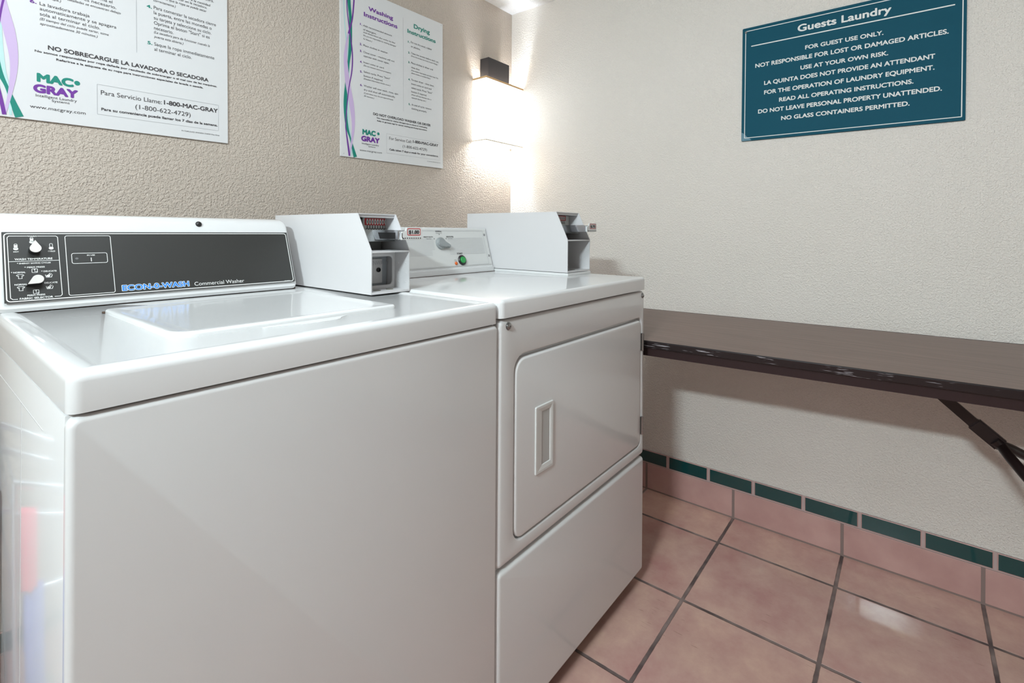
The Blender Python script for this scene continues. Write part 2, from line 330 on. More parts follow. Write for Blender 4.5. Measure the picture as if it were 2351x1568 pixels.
# ------------------------------------------------------------------ printed words: (text, u, v, width, cap height, angle, ink, style) on each board
TXT_E = [
    ('Washing', 0.1198, 0.5676, 0.1149, 0.01695, -0.0176, 'p', 'b'),
    ('Instructions', 0.0993, 0.5372, 0.1566, 0.01765, 0.0254, 'p', 'b'),
    ('Drying', 0.34, 0.5659, 0.0877, 0.01941, 0.0472, 'g', 'b'),
    ('Instructions', 0.3069, 0.5379, 0.1543, 0.01734, 0.025, 'g', 'b'),
    ('1.', 0.0826, 0.5001, 0.0097, 0.00835, -0.0187, 'p', 'b'),
    ('2.', 0.0808, 0.4255, 0.0097, 0.00834, -0.0499, 'p', 'b'),
    ('3.', 0.081, 0.4001, 0.0097, 0.00834, -0.0605, 'p', 'b'),
    ('4.', 0.0813, 0.3596, 0.0097, 0.00835, -0.0773, 'p', 'b'),
    ('5.', 0.0816, 0.3229, 0.0097, 0.00835, -0.0926, 'p', 'b'),
    ('6.', 0.082, 0.2728, 0.0098, 0.00835, -0.1133, 'p', 'b'),
    ('1.', 0.309, 0.4996, 0.0105, 0.00822, -0.0085, 'g', 'b'),
    ('2.', 0.3094, 0.4562, 0.0105, 0.00822, -0.025, 'g', 'b'),
    ('3.', 0.3097, 0.4165, 0.0105, 0.00823, -0.0402, 'g', 'b'),
    ('4.', 0.3103, 0.3465, 0.0105, 0.00823, -0.0668, 'g', 'b'),
    ('5.', 0.3112, 0.245, 0.0105, 0.00824, -0.1053, 'g', 'b'),
    ('Add recommended amount', 0.0962, 0.4974, 0.1326, 0.00713, 0.0398, 'k', ''),
    ('of detergent.', 0.0963, 0.4836, 0.0586, 0.00714, 0.0465, 'k', ''),
    ('Place clothes in washer.', 0.0968, 0.4235, 0.1137, 0.00714, 0.0378, 'k', ''),
    ('Close cover - machine will not', 0.097, 0.3984, 0.1435, 0.00714, 0.0284, 'k', ''),
    ('operate with cover open.', 0.0971, 0.3841, 0.118, 0.00714, 0.0377, 'k', ''),
    ('Insert coins or card.', 0.0973, 0.3606, 0.094, 0.00714, 0.0255, 'k', ''),
    ('Select cycle. Press "Start"', 0.0976, 0.3244, 0.1218, 0.00714, 0.0345, 'k', ''),
    ('button if required.', 0.0977, 0.3101, 0.0872, 0.00714, 0.0263, 'k', ''),
    ('Washer will now wash, rinse, spin', 0.0981, 0.2715, 0.1602, 0.00715, 0.0285, 'k', ''),
    ('dry and shut off automatically.', 0.0982, 0.2572, 0.1463, 0.00715, 0.023, 'k', ''),
    ('Do not dry wool, rubber', 0.3247, 0.5011, 0.115, 0.00781, 0.0343, 'k', ''),
    ('or plastics.', 0.3248, 0.485, 0.0508, 0.00781, 0.0327, 'k', ''),
    ('Clean lint screen before each use.', 0.3251, 0.4565, 0.1539, 0.00781, 0.024, 'k', ''),
    ('Place clothes in dryer and', 0.3254, 0.417, 0.1195, 0.00782, 0.0158, 'k', ''),
    ('close door.', 0.3256, 0.3986, 0.0478, 0.00782, 0.0425, 'k', ''),
    ('To start dryer - close door,', 0.3261, 0.348, 0.1259, 0.00782, 0.0095, 'k', ''),
    ('insert coins or card and', 0.3262, 0.331, 0.11, 0.00782, 0.0191, 'k', ''),
    ('select cycle. Press "Start"', 0.3264, 0.314, 0.1151, 0.00782, 0.0259, 'k', ''),
    ('button if required.', 0.3265, 0.2983, 0.0835, 0.00782, 0.0269, 'k', ''),
    ('At end of cycle, remove', 0.327, 0.2445, 0.1087, 0.00783, 0.0235, 'k', ''),
    ('clothing promptly.', 0.3271, 0.2288, 0.0835, 0.00783, 0.0233, 'k', ''),
    ('(Add diluted bleach after washer has filled.', 0.0964, 0.4722, 0.1491, 0.00546, 0.044, 'k', 'i'),
    ('We are not responsible for clothing damaged', 0.0965, 0.4618, 0.1518, 0.00546, 0.0296, 'k', 'i'),
    ('by bleach.)', 0.0966, 0.4504, 0.0382, 0.00546, 0.0255, 'k', 'i'),
    ('(Do not remove card until prompted.)', 0.0974, 0.3492, 0.1272, 0.00546, 0.0223, 'k', 'i'),
    ('(Detailed information inside cover.)', 0.0978, 0.3, 0.1218, 0.00546, 0.0135, 'k', 'i'),
    ('(Cycle times vary, but are approximately', 0.0983, 0.2462, 0.1365, 0.00547, 0.0113, 'k', 'i'),
    ('30 minutes.)', 0.0984, 0.2353, 0.0459, 0.00547, 0.0189, 'k', 'i'),
    ('(Dirty lint screens can result in poor drying.)', 0.3252, 0.4455, 0.1473, 0.00598, 0.0256, 'k', 'i'),
    ('(One washer load equals one dryer load. This', 0.3257, 0.3862, 0.15, 0.00598, 0.0234, 'k', 'i'),
    ('allows clothes to tumble freely.)', 0.3258, 0.3756, 0.1055, 0.00598, 0.0228, 'k', 'i'),
    ('(Dryer will stop whenever door is', 0.3266, 0.2873, 0.1087, 0.00598, 0.0089, 'k', 'i'),
    ('opened during use.)', 0.3267, 0.2753, 0.0785, 0.00598, 0.0063, 'k', 'i'),
    ('DO NOT OVERLOAD WASHER OR DRYER', 0.1397, 0.1718, 0.2916, 0.01027, 0.0132, 'k', 'b'),
    ('Not responsible for clothes damaged due to misuse or overloading.', 0.1561, 0.1615, 0.2565, 0.0056, 0.0115, 'k', 'b'),
    ('Refer to garment tags for special washing and drying instructions.', 0.1577, 0.1501, 0.2537, 0.0056, 0.0144, 'k', 'b'),
    ('MAC', 0.0913, 0.0902, 0.0593, 0.02181, 0.0539, 'g', 'B'),
    ('GRAY', 0.0861, 0.0634, 0.0828, 0.02176, 0.0711, 'p', 'B'),
    ('Intelligent Laundry', 0.0886, 0.0545, 0.076, 0.0067, 0.0214, 'k', ''),
    ('Systems', 0.1172, 0.0467, 0.0322, 0.00594, 0.0291, 'k', ''),
    ('www.macgray.com', 0.0792, 0.0281, 0.1002, 0.00751, 0.0088, 'k', ''),
    ('For Service Call:', 0.2144, 0.089, 0.1128, 0.0119, 0.0004, 'k', 'l'),
    ('1-800-MAC-GRAY', 0.3342, 0.0924, 0.141, 0.01247, -0.0065, 'k', 'b'),
    ('(1-800-622-4729)', 0.2808, 0.0657, 0.1295, 0.01131, 0.0062, 'k', 'l'),
    ('Calls taken 7 days a week for your convenience.', 0.2148, 0.0458, 0.2608, 0.00794, 0.009, 'k', 'b'),
    ('M-TOPLOAD ENGLISH Mac-Gray', 0.4126, 0.0211, 0.0751, 0.00333, 0.0206, 'k', 'l'),
]
TXT_S = [
    ('6.', 0.0793, 0.2738, 0.0121, 0.00781, 0.1551, 'p', 'b'),
    ('5.', 0.3088, 0.2428, 0.0114, 0.00901, 0.0467, 'g', 'b'),
    ('4.', 0.3076, 0.3406, 0.0121, 0.009, 0.1176, 'g', 'b'),
    ('La lavadora trabaja', 0.0963, 0.2738, 0.0917, 0.00815, 0.0154, 'k', ''),
    ('automaticamente y se apagara', 0.0964, 0.2619, 0.1453, 0.00815, 0.0113, 'k', ''),
    ('sola al terminar el ciclo.', 0.0964, 0.2498, 0.1123, 0.00815, 0.0093, 'k', ''),
    ('Seleccione el ciclo. Oprima el', 0.0961, 0.3202, 0.138, 0.00815, 0.0757, 'k', ''),
    ('boton "Start" si es necesario.', 0.0961, 0.3088, 0.1459, 0.00815, 0.0655, 'k', ''),
    ('Coloque la ropa en la secadora.', 0.3233, 0.4079, 0.15, 0.00937, 0.0489, 'k', ''),
    ('Para comenzar la secadora cierre', 0.3237, 0.3423, 0.155, 0.00937, 0.0096, 'k', ''),
    ('la puerta, entre las monedas o', 0.3237, 0.3289, 0.1432, 0.00937, 0.006, 'k', ''),
    ('su tarjeta y seleccione su ciclo.', 0.3238, 0.315, 0.1424, 0.00937, 0.0005, 'k', ''),
    ('Oprima el boton "Start" si es', 0.3239, 0.3014, 0.1376, 0.00937, -0.0002, 'k', ''),
    ('necesario.', 0.324, 0.2878, 0.0454, 0.00938, -0.0143, 'k', ''),
    ('Saque la ropa immediatamente', 0.3243, 0.2431, 0.1494, 0.00938, 0.0089, 'k', ''),
    ('al terminar el ciclo.', 0.3243, 0.2295, 0.0899, 0.00938, 0.0033, 'k', ''),
    ('(El tiempo del ciclo puede variar, toma', 0.0965, 0.2387, 0.1291, 0.00618, 0.0134, 'k', 'i'),
    ('aproximademente 30 minutos.)', 0.0965, 0.2273, 0.1069, 0.00618, 0.0208, 'k', 'i'),
    ('(Instrucciones detalladas se encuentran debajo', 0.0962, 0.2985, 0.1551, 0.00617, 0.0581, 'k', 'i'),
    ('de la tapa.)', 0.0962, 0.2916, 0.0382, 0.00617, 0.1098, 'k', 'i'),
    ('(Cargue un peso igual a la cantidad', 0.3234, 0.39, 0.1409, 0.0071, 0.0937, 'k', 'i'),
    ('que se puede secar en la secadora,', 0.3234, 0.3832, 0.1314, 0.0071, 0.0576, 'k', 'i'),
    ('permite que la ropa se pueda secar', 0.3295, 0.374, 0.1244, 0.00712, 0.0388, 'k', 'i'),
    ('correctamente.)', 0.3231, 0.3631, 0.0522, 0.0071, 0.0155, 'k', 'i'),
    ('(La secadora para de funcionar cuando la', 0.3241, 0.277, 0.1376, 0.0071, 0.0036, 'k', 'i'),
    ('puerta esta abierta.)', 0.3241, 0.265, 0.0697, 0.0071, 0.0011, 'k', 'i'),
    ('NO SOBRECARGUE LA LAVADORA O SECADORA', 0.11, 0.1713, 0.3479, 0.01122, 0.0112, 'k', 'b'),
    ('No somos responsables por ropa dañada por resultado de sobrecargar o el mal uso de las maquinas.', 0.087, 0.161, 0.3937, 0.0054, 0.0065, 'k', 'b'),
    ('Referirse a la etiqueta de su ropa para instrucciones especiales de lavada o secada.', 0.1246, 0.1503, 0.3192, 0.00554, 0.0035, 'k', 'b'),
    ('MAC', 0.09, 0.0909, 0.0664, 0.02215, 0.0261, 'g', 'B'),
    ('GRAY', 0.0839, 0.0637, 0.0806, 0.02157, 0.0485, 'p', 'B'),
    ('Intelligent Laundry', 0.0881, 0.0555, 0.0739, 0.00664, 0.0237, 'k', ''),
    ('Systems', 0.1161, 0.049, 0.0324, 0.00601, -0.0056, 'k', ''),
    ('www.macgray.com', 0.0779, 0.0276, 0.1007, 0.00781, 0.0174, 'k', ''),
    ('Para Servicio Llame:', 0.209, 0.0856, 0.1319, 0.01195, 0.0049, 'k', 'l'),
    ('1-800-MAC-GRAY', 0.3458, 0.0861, 0.1366, 0.01295, 0.0084, 'k', 'b'),
    ('(1-800-622-4729)', 0.281, 0.063, 0.1298, 0.01248, 0.0024, 'k', 'l'),
    ('Para su conveniencia puede llamar los 7 dias de la semana.', 0.2096, 0.0453, 0.2718, 0.00744, 0.0052, 'k', 'b'),
    ('M-TOPLOAD SPANISH ©2009 Mac-Gray', 0.3881, 0.0185, 0.0989, 0.00354, 0.0117, 'k', 'l'),
]
TXT_G = [
    ('Guests Laundry', 0.1838, 0.3732, 0.2667, 0.02674, -0.0326, 'w', 'b'),
    ('FOR GUEST USE ONLY.', 0.2079, 0.303, 0.2224, 0.01515, -0.0098, 'w', 'b'),
    ('NOT RESPONSIBLE FOR LOST OR DAMAGED ARTICLES.', 0.046, 0.2709, 0.5449, 0.01601, -0.0096, 'w', 'b'),
    ('USE AT YOUR OWN RISK.', 0.194, 0.235, 0.2496, 0.01522, -0.013, 'w', 'b'),
    ('LA QUINTA DOES NOT PROVIDE AN ATTENDANT', 0.0769, 0.2023, 0.4831, 0.01584, -0.0123, 'w', 'b'),
    ('FOR THE OPERATION OF LAUNDRY EQUIPMENT.', 0.0771, 0.167, 0.4817, 0.01584, -0.0095, 'w', 'b'),
    ('READ ALL OPERATING INSTRUCTIONS.', 0.1272, 0.133, 0.3812, 0.01557, -0.0123, 'w', 'b'),
    ('DO NOT LEAVE PERSONAL PROPERTY UNATTENDED.', 0.0575, 0.0986, 0.5194, 0.01594, -0.0061, 'w', 'b'),
    ('NO GLASS CONTAINERS PERMITTED.', 0.1347, 0.0644, 0.3649, 0.01553, -0.009, 'w', 'b'),
]
TXT_W = [
    ('WARM', 0.0321, 0.1169, 0.0113, 0.00262, -0.0043, 'w', 'b'),
    ('HOT', 0.0133, 0.0883, 0.0068, 0.00244, -0.0002, 'w', 'b'),
    ('COLD', 0.0571, 0.0881, 0.0097, 0.00274, 0.015, 'w', 'b'),
    ('WASH TEMPERATURE', 0.0143, 0.0739, 0.0482, 0.00383, 0.0006, 'w', 'b'),
    ('* ENERGY SAVING CYCLES', 0.0169, 0.0668, 0.0429, 0.00262, -0.0006, 'w', 'b'),
    ('* PERM PRESS', 0.0257, 0.0592, 0.026, 0.00283, -0.0078, 'w', 'b'),
    ('* NORMAL', 0.0091, 0.0506, 0.018, 0.00297, -0.0084, 'w', 'b'),
    ('* DELICATE', 0.0467, 0.0509, 0.02, 0.00287, -0.0097, 'w', 'b'),
    ('NORMAL', 0.0126, 0.0289, 0.0158, 0.00314, -0.0393, 'w', 'b'),
    ('DELICATE', 0.0499, 0.0295, 0.017, 0.00305, -0.0194, 'w', 'b'),
    ('PERM PRESS', 0.0275, 0.0088, 0.0226, 0.00296, 0.0024, 'w', 'b'),
    ('FABRIC SELECTOR', 0.018, 0.0034, 0.042, 0.0037, -0.0047, 'w', 'b'),
    ('IN USE', 0.1105, 0.0788, 0.0115, 0.00264, -0.0124, 'w', 'b'),
    ('I', 0.1156, 0.0676, 0.0016, 0.00792, 0.04, 'w', ''),
    ('ECON-0-WASH', 0.1583, 0.0064, 0.1128, 0.01167, -0.0008, 'n', 'B'),
    ('Commercial Washer', 0.281, 0.0062, 0.0996, 0.00855, -0.0079, 'w', 'l'),
    ('201939', 0.4719, 0.0014, 0.0131, 0.00221, -0.025, 'w', ''),
]
TXT_D = [
    ('NORMAL', 0.2891, 0.1393, 0.0269, 0.00409, 0.0127, 'k', 'b'),
    ('Medium Heat', 0.2895, 0.1346, 0.0265, 0.00255, 0.0007, 'k', ''),
    ('HEAVY DUTY', 0.2361, 0.1211, 0.0387, 0.00421, 0.0036, 'k', 'b'),
    ('High Heat', 0.2458, 0.1159, 0.021, 0.00248, 0.0031, 'k', ''),
    ('DELICATES', 0.3311, 0.1212, 0.0321, 0.00441, 0.0146, 'k', 'b'),
    ('Low Heat', 0.3375, 0.1164, 0.0199, 0.0026, 0.0049, 'k', ''),
    ('START', 0.3642, 0.0636, 0.0251, 0.00582, 0.019, 'k', 'b'),
    ('PUSH', 0.3461, 0.0453, 0.0096, 0.00203, -0.0022, 'k', ''),
    ('TO START', 0.3449, 0.0408, 0.0122, 0.00203, 0.008, 'k', ''),
]
RIBBONS = {'teal': [(0.0344, 0.5971, 0.0139), (0.0371, 0.557, 0.013), (0.0422, 0.5013, 0.0116), (0.0406, 0.4103, 0.013), (0.0319, 0.334, 0.0092), (0.0212, 0.2293, 0.0137), (0.0194, 0.1678, 0.0128), (0.0268, 0.1079, 0.011), (0.041, 0.0651, 0.0065), (0.0579, 0.0096, 0.0142), (0.0627, -0.0022, 0.0152)], 'lav': [(0.0579, 0.5976, 0.0057), (0.0491, 0.5119, 0.0056), (0.031, 0.4443, 0.0065), (0.0231, 0.3929, 0.011), (0.0212, 0.3516, 0.0146), (0.0292, 0.272, 0.0193), (0.0456, 0.1935, 0.0196), (0.0522, 0.1246, 0.0132), (0.0457, 0.0575, 0.0075), (0.0346, -0.0015, 0.0037)], 'aqua': [(0.0139, 0.5812, 0.0045), (0.0193, 0.4733, 0.0046), (0.0316, 0.3749, 0.0083), (0.0342, 0.3346, 0.0074), (0.0306, 0.2109, 0.0055), (0.0337, 0.1091, 0.0102), (0.0434, 0.0531, 0.0075), (0.0462, -0.0001, 0.0037)], 'pur': [(0.0267, 0.586, 0.0037), (0.028, 0.5374, 0.0037), (0.0378, 0.467, 0.0046), (0.0487, 0.388, 0.0047), (0.0469, 0.3215, 0.0047), (0.0326, 0.2441, 0.0037), (0.0207, 0.1273, 0.0037), (0.0233, 0.0869, 0.0046), (0.0311, 0.0349, 0.0065), (0.0369, -0.0032, 0.0074)]}
# ================================================================== the room
XL, YF, H = -3.36, -3.6, 2.2085
def struct(name, bm, m): return tag(obj(name, bm, m), kind='structure')
struct('floor', box(NB(), XL-.1, .1, YF-.1, .1, -0.1, 0), FLOOR)
struct('ceiling', box(NB(), XL-.1, .1, YF-.1, .1, H, H+.1), CEIL)
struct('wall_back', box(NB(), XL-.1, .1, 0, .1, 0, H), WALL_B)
struct('wall_right', box(NB(), 0, .1, YF-.1, 0, 0, H), WALL_R)
struct('wall_left', box(NB(), XL-.1, XL, YF-.1, 0, 0, H), WALL_R)
struct('wall_front', box(NB(), XL, 0, YF-.1, YF, 0, H), WALL_R)
PITCH, GY, GX = 0.3489, -1.1068, -0.1929
def base_run(name, axis, a0, a1, joints0, green0):
    bm = NB()
    def bx(s, e, d, z0, z1, bev, mi):
        if axis == 1: box(bm, -d, 0, s, e, z0, z1, bev, 2, mi)
        else: box(bm, s, e, -d, 0, z0, z1, bev, 2, mi)
    def cells(j0, pitch, gap):
        k = math.floor((a0-j0)/pitch); out = []
        while j0+k*pitch < a1:
            s, e = max(a0, j0+k*pitch+gap/2), min(a1, j0+(k+1)*pitch-gap/2)
            if e-s > 0.004: out.append((s, e))
            k += 1
        return out
    bx(a0, a1, 0.0045, 0, 0.1100, 0, 2); bx(a0, a1, 0.0050, 0.1100, 0.1640, 0, 3)
    for s, e in cells(joints0, PITCH, 0.009): bx(s, e, 0.006, 0.006, 0.1085, 0.0012, 0)
    for s, e in cells(green0, 0.1632, 0.0075): bx(s, e, 0.007, 0.1135, 0.1645, 0.0025, 1)
    return struct(name, bm, [BASE_TILE, GREEN_TILE, GROUT, GROUT_PALE])
base_run('baseboard_right', 1, YF, -0.0075, GY, -0.8511)
base_run('baseboard_back', 0, XL, -0.0075, GX, -0.10)

# ================================================================== coin boxes
HOLE = mat('hole_grey', rgb(120, 116, 104), 0.7); ZINC = mat('zinc_plate', rgb(172, 177, 182), 0.4, 0.15)
def coin_box(parent, x0, x1, yb, yt, yf, zb, zm, zt, price, dm, dp):
    T = 0.0022
    side = [(yb, zb), (yf, zb), (yf, zm), (yt, zt), (yb, zt)]
    bm = NB()
    poly_prism(bm, side, 0, x0, x0+T); poly_prism(bm, side, 0, x1-T, x1)
    box(bm, x0+T, x1-T, yt+.0005, yb, zt-T, zt)                           # top sheet
    box(bm, x0+T, x1-T, yf, yb, zb, zb+.005)                              # bottom sheet
    box(bm, x0+T, x1-T, yb-T, yb, zb+.005, zt-T)                          # back sheet
    box(bm, x0+T, x1-T, yf, yf+dm+.007, zm-.0035, zm)                        # shelf over the lock bay
    box(bm, x0+T, x1-T, yt+.004, yt+.0062, zt-.009, zt-T)                 # turned-down top lip
    b = obj('coin_box', bm, WHITE_PAINT, parent)
    # inner face with its rounded opening
    w, hgt = x1-x0-2*T, zm-zb-.0085
    fr = frame((x0+T, yf+dp, zb+.005), (1, 0, 0), (0, 0, 1))
    bm = NB(); ring_panel(bm, fr, (w, hgt), 0.0005, (.003, .008, w-.0095, hgt-.020), 0.009, 0.004, 0.0006, 5)
    obj('inner_panel', bm, WHITE_PAINT, b)
    # coin vault with lock
    y0 = yf+dp+.026
    bm = NB(); box(bm, x0+T+.001, x1-T-.001, y0, y0+.05, zb+.005, zm-.006, .001)
    obj('vault_door', bm, ZINC, b)
    bm = NB(); box(bm, x0+.030, x0+.087, y0-.004, y0, zb+.015, zm-.022, .0008)
    obj('lock_plate', bm, WHITE_PAINT, b)
    kx, kz = x0+.075, zb+.047
    bm = NB(); disc(bm, (kx, y0-.004, kz), (0, -1, 0), 0, 0, 20, [(.0055, 0), (.0055, .003), (.0038, .0042), (.0036, .001), (.001, .001)])
    obj('key_lock', bm, BLACK, b, 'black ringed key lock')
    ik = Ink(frame((x0+.034, y0-.0042, zb+.059), (1, 0, 0), (0, 0, 1)), 0.0004)
    ik.text('GREENWALD', 0, 0, .068, .010, 0, INK['y'], '')
    ik.build('embossed_lettering', b)
    for hx in (x0+.034, x0+.069):
        bm = NB(); disc(bm, (hx, yf+.026, zb+.0052), (0, 0, 1), 0, 0, 20, [(.0085, 0), (.0085, .0008)])
        obj('drain_hole', bm, HOLE, b, 'dull grey floor hole')
    for r_ in range(4):
        for c_ in range(2):
            bm = NB(); disc(bm, (x1-T, yf+.012+.026*c_, zb+.02+.022*r_), (-1, 0, 0), 0, 0, 10, [(.0016, 0), (.0012, .0009)])
            obj('weld_spot', bm, WHITE_PAINT, b)
    # coin chute mounting plate
    ym = yf+dm
    bm = NB(); box(bm, x0+T+.006, x1-T-.006, ym, ym+.01, zm, zt-.0125, .001)
    for k in range(2): box(bm, x0+T+.012, x1-.03, ym-.004, ym, zm+.006+.008*k, zm+.009+.008*k, .0006)
    obj('chute_plate', bm, GREY_METAL, b, 'grey cast metal plate')
    # meter case plate: white window with the red strip
    mx0, mx1, my = x0+.0445, x1-T-.0035, ym-.006
    bm = NB(); box(bm, mx0-.003, mx1+.003, my, ym, zt-.042, zt-.0085, .0012)
    obj('meter_plate', bm, OFFWHITE, b)
    ik = Ink(frame((mx0, my, zt-.042), (1, 0, 0), (0, 0, 1)), 0.0005)
    ik.poly([(a+.001, c+.0155) for a, c in rr_pts(.0665, .0168, .002, 0, 4)], INK['r'])
    for k in range(8):
        u = .0085+.0074*k
        ik.ell(u, .0240, .0029, .0070, INK['w'], 18, .0003)
        ik.text('$', u-.0014, .0213, .0028, .0056, 0, INK['g'] if k == 0 else INK['k'], 'b', .0006)
        ik.poly([(u-.0011, .0085), (u+.0011, .0085), (u+.0011, .0155), (u-.0011, .0155)], INK['k'])
        ik.line([(u-.0037, .0058), (u, .0088), (u+.0037, .0058)], .0016, INK['k'], extra=.0001)
        ik.poly([(u-.0016, .0052), (u+.0016, .0052), (u, .0072)], INK['w'], .0002)
    ik.build('meter_lettering', b)
    # housing and slide
    sx0, sx1 = x0+.0435, x0+.113
    z0, z1 = zm+.0245, zm+.0470
    bm = NB(); poly_prism(bm, [(ym, z0-.006), (ym-.052, z0-.004), (ym-.040, z1+.0005), (ym, z1+.0005)], 0, x0+.006, x1-.008)
    obj('slide_housing', bm, GREY_METAL, b)
    yn = yf-.036
    bm = NB(); poly_prism(bm, [(ym-.05, z0), (yn, z0+.0015), (yn, z1-.002), (yn+.006, z1), (ym-.038, z1)], 0, sx0, sx1)
    bmesh.ops.bevel(bm, geom=list(bm.edges), offset=.0012, segments=2, affect='EDGES')
    obj('coin_slide', bm, CHROME, b, 'chrome coin slide')
    bm = NB(); poly_prism(bm, [(yn+.065, z0+.0025), (yn+.010, z0+.003), (yn+.010, z1-.0055), (yn+.072, z1-.0055)], 0, sx0-.0005, sx0+.002)
    if dp < .08: obj('slide_window', bm, BLACK, b)
    else: bm.free()
    # stepped front plate
    px0, px1 = sx0+.006, sx0+.0655
    fp = [(px0, z0+.0005), (px1, z0+.0015), (px1, z1+.006), (px0+.0145, z1+.006), (px0+.0135, z1-.002), (px0+.001, z1-.0035)]
    bm = NB(); poly_prism(bm, fp, 1, yn-.004, yn)
    bmesh.ops.bevel(bm, geom=list(bm.edges), offset=.0008, segments=2, affect='EDGES')
    obj('price_plate', bm, OFFWHITE, b)
    ik = Ink(frame((px0, yn-.004, z0), (1, 0, 0), (0, 0, 1)), 0.0004)
    for k in range(8): ik.poly([(.009+.0062*k, .0034), (.0122+.0062*k, .0034), (.0122+.0062*k, .0058), (.009+.0062*k, .0058)], INK['k'])
    ik.line([(.0015, .016), (.0018, .0075), (.0045, .0040), (.0075, .0040)], .0022, INK['k'])
    ik.rrect(.0170, .0115, .0535, .0260, .0025, .0016, INK['r'])
    ik.text(price, .0203, .0142, .030, .0088, 0, INK['k'], 'B')
    ik.build('price_lettering', b)
    return b

# ================================================================== washer
wx0, wx1, wy, wyb = -1.8953, -1.2455, -0.9852, -0.272
ZB, ZT = 0.9024, 0.9442
wsh = thing('top_load_washer', ((wx0+wx1)/2, (wy+wyb)/2, 0), 'white top-load washer with a black control panel, left of the dryer', 'washing machine')
bm = NB(); box(bm, wx0+.004, wx1-.004, wy+.018, wyb, .03, ZB+.004)
obj('inner_frame', bm, SEAM, wsh)
bm = NB(); box(bm, wx0, wx1, wy+.0125, wyb, .02, ZB-.0025, .002)
obj('cabinet', bm, ENAMEL, wsh, smooth=True)
bm = NB()
box(bm, wx0-.0005, wx0+.001, wy+.118, wyb-.02, .8579, .8588); box(bm, wx0-.0005, wx0+.001, wy+.2635, wy+.2652, .03, .8579)
obj('side_crease', bm, ENAMEL, wsh)
bm = NB(); plate(bm, frame((wx0, wy+.0125, .02), (1, 0, 0), (0, 0, 1)), wx1-wx0, ZB-.0028-.02, .012, qprof(.0125, .007, 0, 5), 6)
obj('front_panel', bm, ENAMEL, wsh, smooth=True)
bm = NB()
prof = qprof(ZT-ZB, .011, 0, 6)+[(.021, ZT-ZB), (.024, ZT-ZB-.0006), (.030, ZT-ZB-.0030)]
plate(bm, frame((wx0, wy, ZB), (1, 0, 0), (0, 1, 0)), wx1-wx0, wyb-wy, (.012, .012, .006, .006), prof, 6)
top = obj('top_cover', bm, ENAMEL, wsh, smooth=True)
ZS = ZT-.003
# lid, proud of the top, with a finger scoop under its front edge
lx0, lx1, ly0, ly1 = -1.7735, -1.4120, -0.8765, -0.545
bm = NB(); plate(bm, frame((lx0, ly0, ZS), (1, 0, 0), (0, 1, 0)), lx1-lx0, ly1-ly0, (.032, .010, .008, .008),
      [(0, 0), (0, .0035), (.0006, .0055), (.002, .0068), (.004, .0074), (.008, .0076), (.018, .0062), (.03, .0052)], 8)
obj('lid', bm, ENAMEL, wsh, smooth=True)
bm = NB()
sc = [(-1.66, ly0+.001), (-1.655, ly0-.004), (-1.63, ly0-.012), (-1.60, ly0-.0215), (-1.575, ly0-.0245), (-1.550, ly0-.0235), (-1.541, ly0-.019), (-1.534, ly0-.010), (-1.524, ly0-.003), (-1.515, ly0+.001)]
poly_prism(bm, sc, 2, ZS-.001, ZS+.0006)
obj('finger_scoop', bm, ENAMEL, wsh)
bm = NB(); box(bm, lx0-.003, lx0+.003, ly1-.008, ly1+.002, ZS, ZS+.003, .001)
obj('lid_hinge', bm, SEAM, wsh)
# control console
cx0, cx1 = -1.8935, -1.3785
cs = [(-.4425, ZT-.0005), (-.4465, ZT+.006), (-.4445, ZT+.0115), (-.3925, 1.0975), (-.3855, 1.1060), (-.374, 1.1110), (-.360, 1.1130), (-.305, 1.1130), (-.300, 1.108), (-.300, ZT-.0005)]
bm = NB()
def sect(x, k):
    cy, cz = -.36, 1.02
    return [Vector((x, cy+(y-cy)*k, cz+(z-cz)*k)) for y, z in cs]
loft(bm, [sect(cx0, .93), sect(cx0+.002, .965), sect(cx0+.006, .99), sect(cx0+.012, 1), sect(cx1-.012, 1), sect(cx1-.006, .99), sect(cx1-.002, .965), sect(cx1, .93)])
con = obj('control_console', bm, ENAMEL, wsh, smooth=True)
bm = NB(); box(bm, cx0+.002, cx1+.001, -.436, -.31, ZT-.0028, ZT+.0012)
obj('console_seam', bm, SEAM, con)
FW = frame((-1.8834, -.4453, .9600), (1, 0, 0), (0, .0439, .1185))
FW = (FW[0]+FW[3]*.0035, FW[1], FW[2], FW[3])
bm = NB(); plate(bm, (FW[0]-FW[3]*.003, FW[1], FW[2], FW[3]), .4984, .1264, .0006, [(0, 0), (0, .0030), (.0004, .0034)], 2)
obj('control_panel', bm, BLACK_PANEL, con, 'charcoal control panel')
ik = Ink(FW, .0009); Wt = INK['w']
ik.rrect(.0026, .0012, .4944, .1230, .005, .0016, Wt)
ik.line([(.0160, .0048), (.0100, .0048), (.0072, .0075), (.0064, .1155), (.0085, .1184), (.0330, .1184)], .0010, Wt)
ik.line([(.0440, .1184), (.0688, .1184), (.0712, .1160), (.0722, .0080), (.0700, .0054), (.0620, .0052)], .0010, Wt)
ik.line([(.0065, .0719), (.0716, .0719)], .0009, Wt)
ik.rrect(.0813, .0049, .1474, .1187, .003, .0010, Wt); ik.rrect(.0887, .0646, .1401, .0842, .003, .0009, Wt)
for body, u, v, w, h, a, c, sty in TXT_W:
    if body == 'ECON-0-WASH':
        ik.text(body, u-.0008, v-.0008, w+.0016, h+.0016, 0, Wt, 'B', 0, .075); ik.text(body, u, v, w, h, 0, INK['n'], 'B', .0003, .03)
    elif body == 'I': ik.poly([(u, v), (u+.0012, v), (u+.0012, v+.0075), (u, v+.0075)], Wt)
    else: ik.text(body, u, v, w, h, 0, Wt, sty)
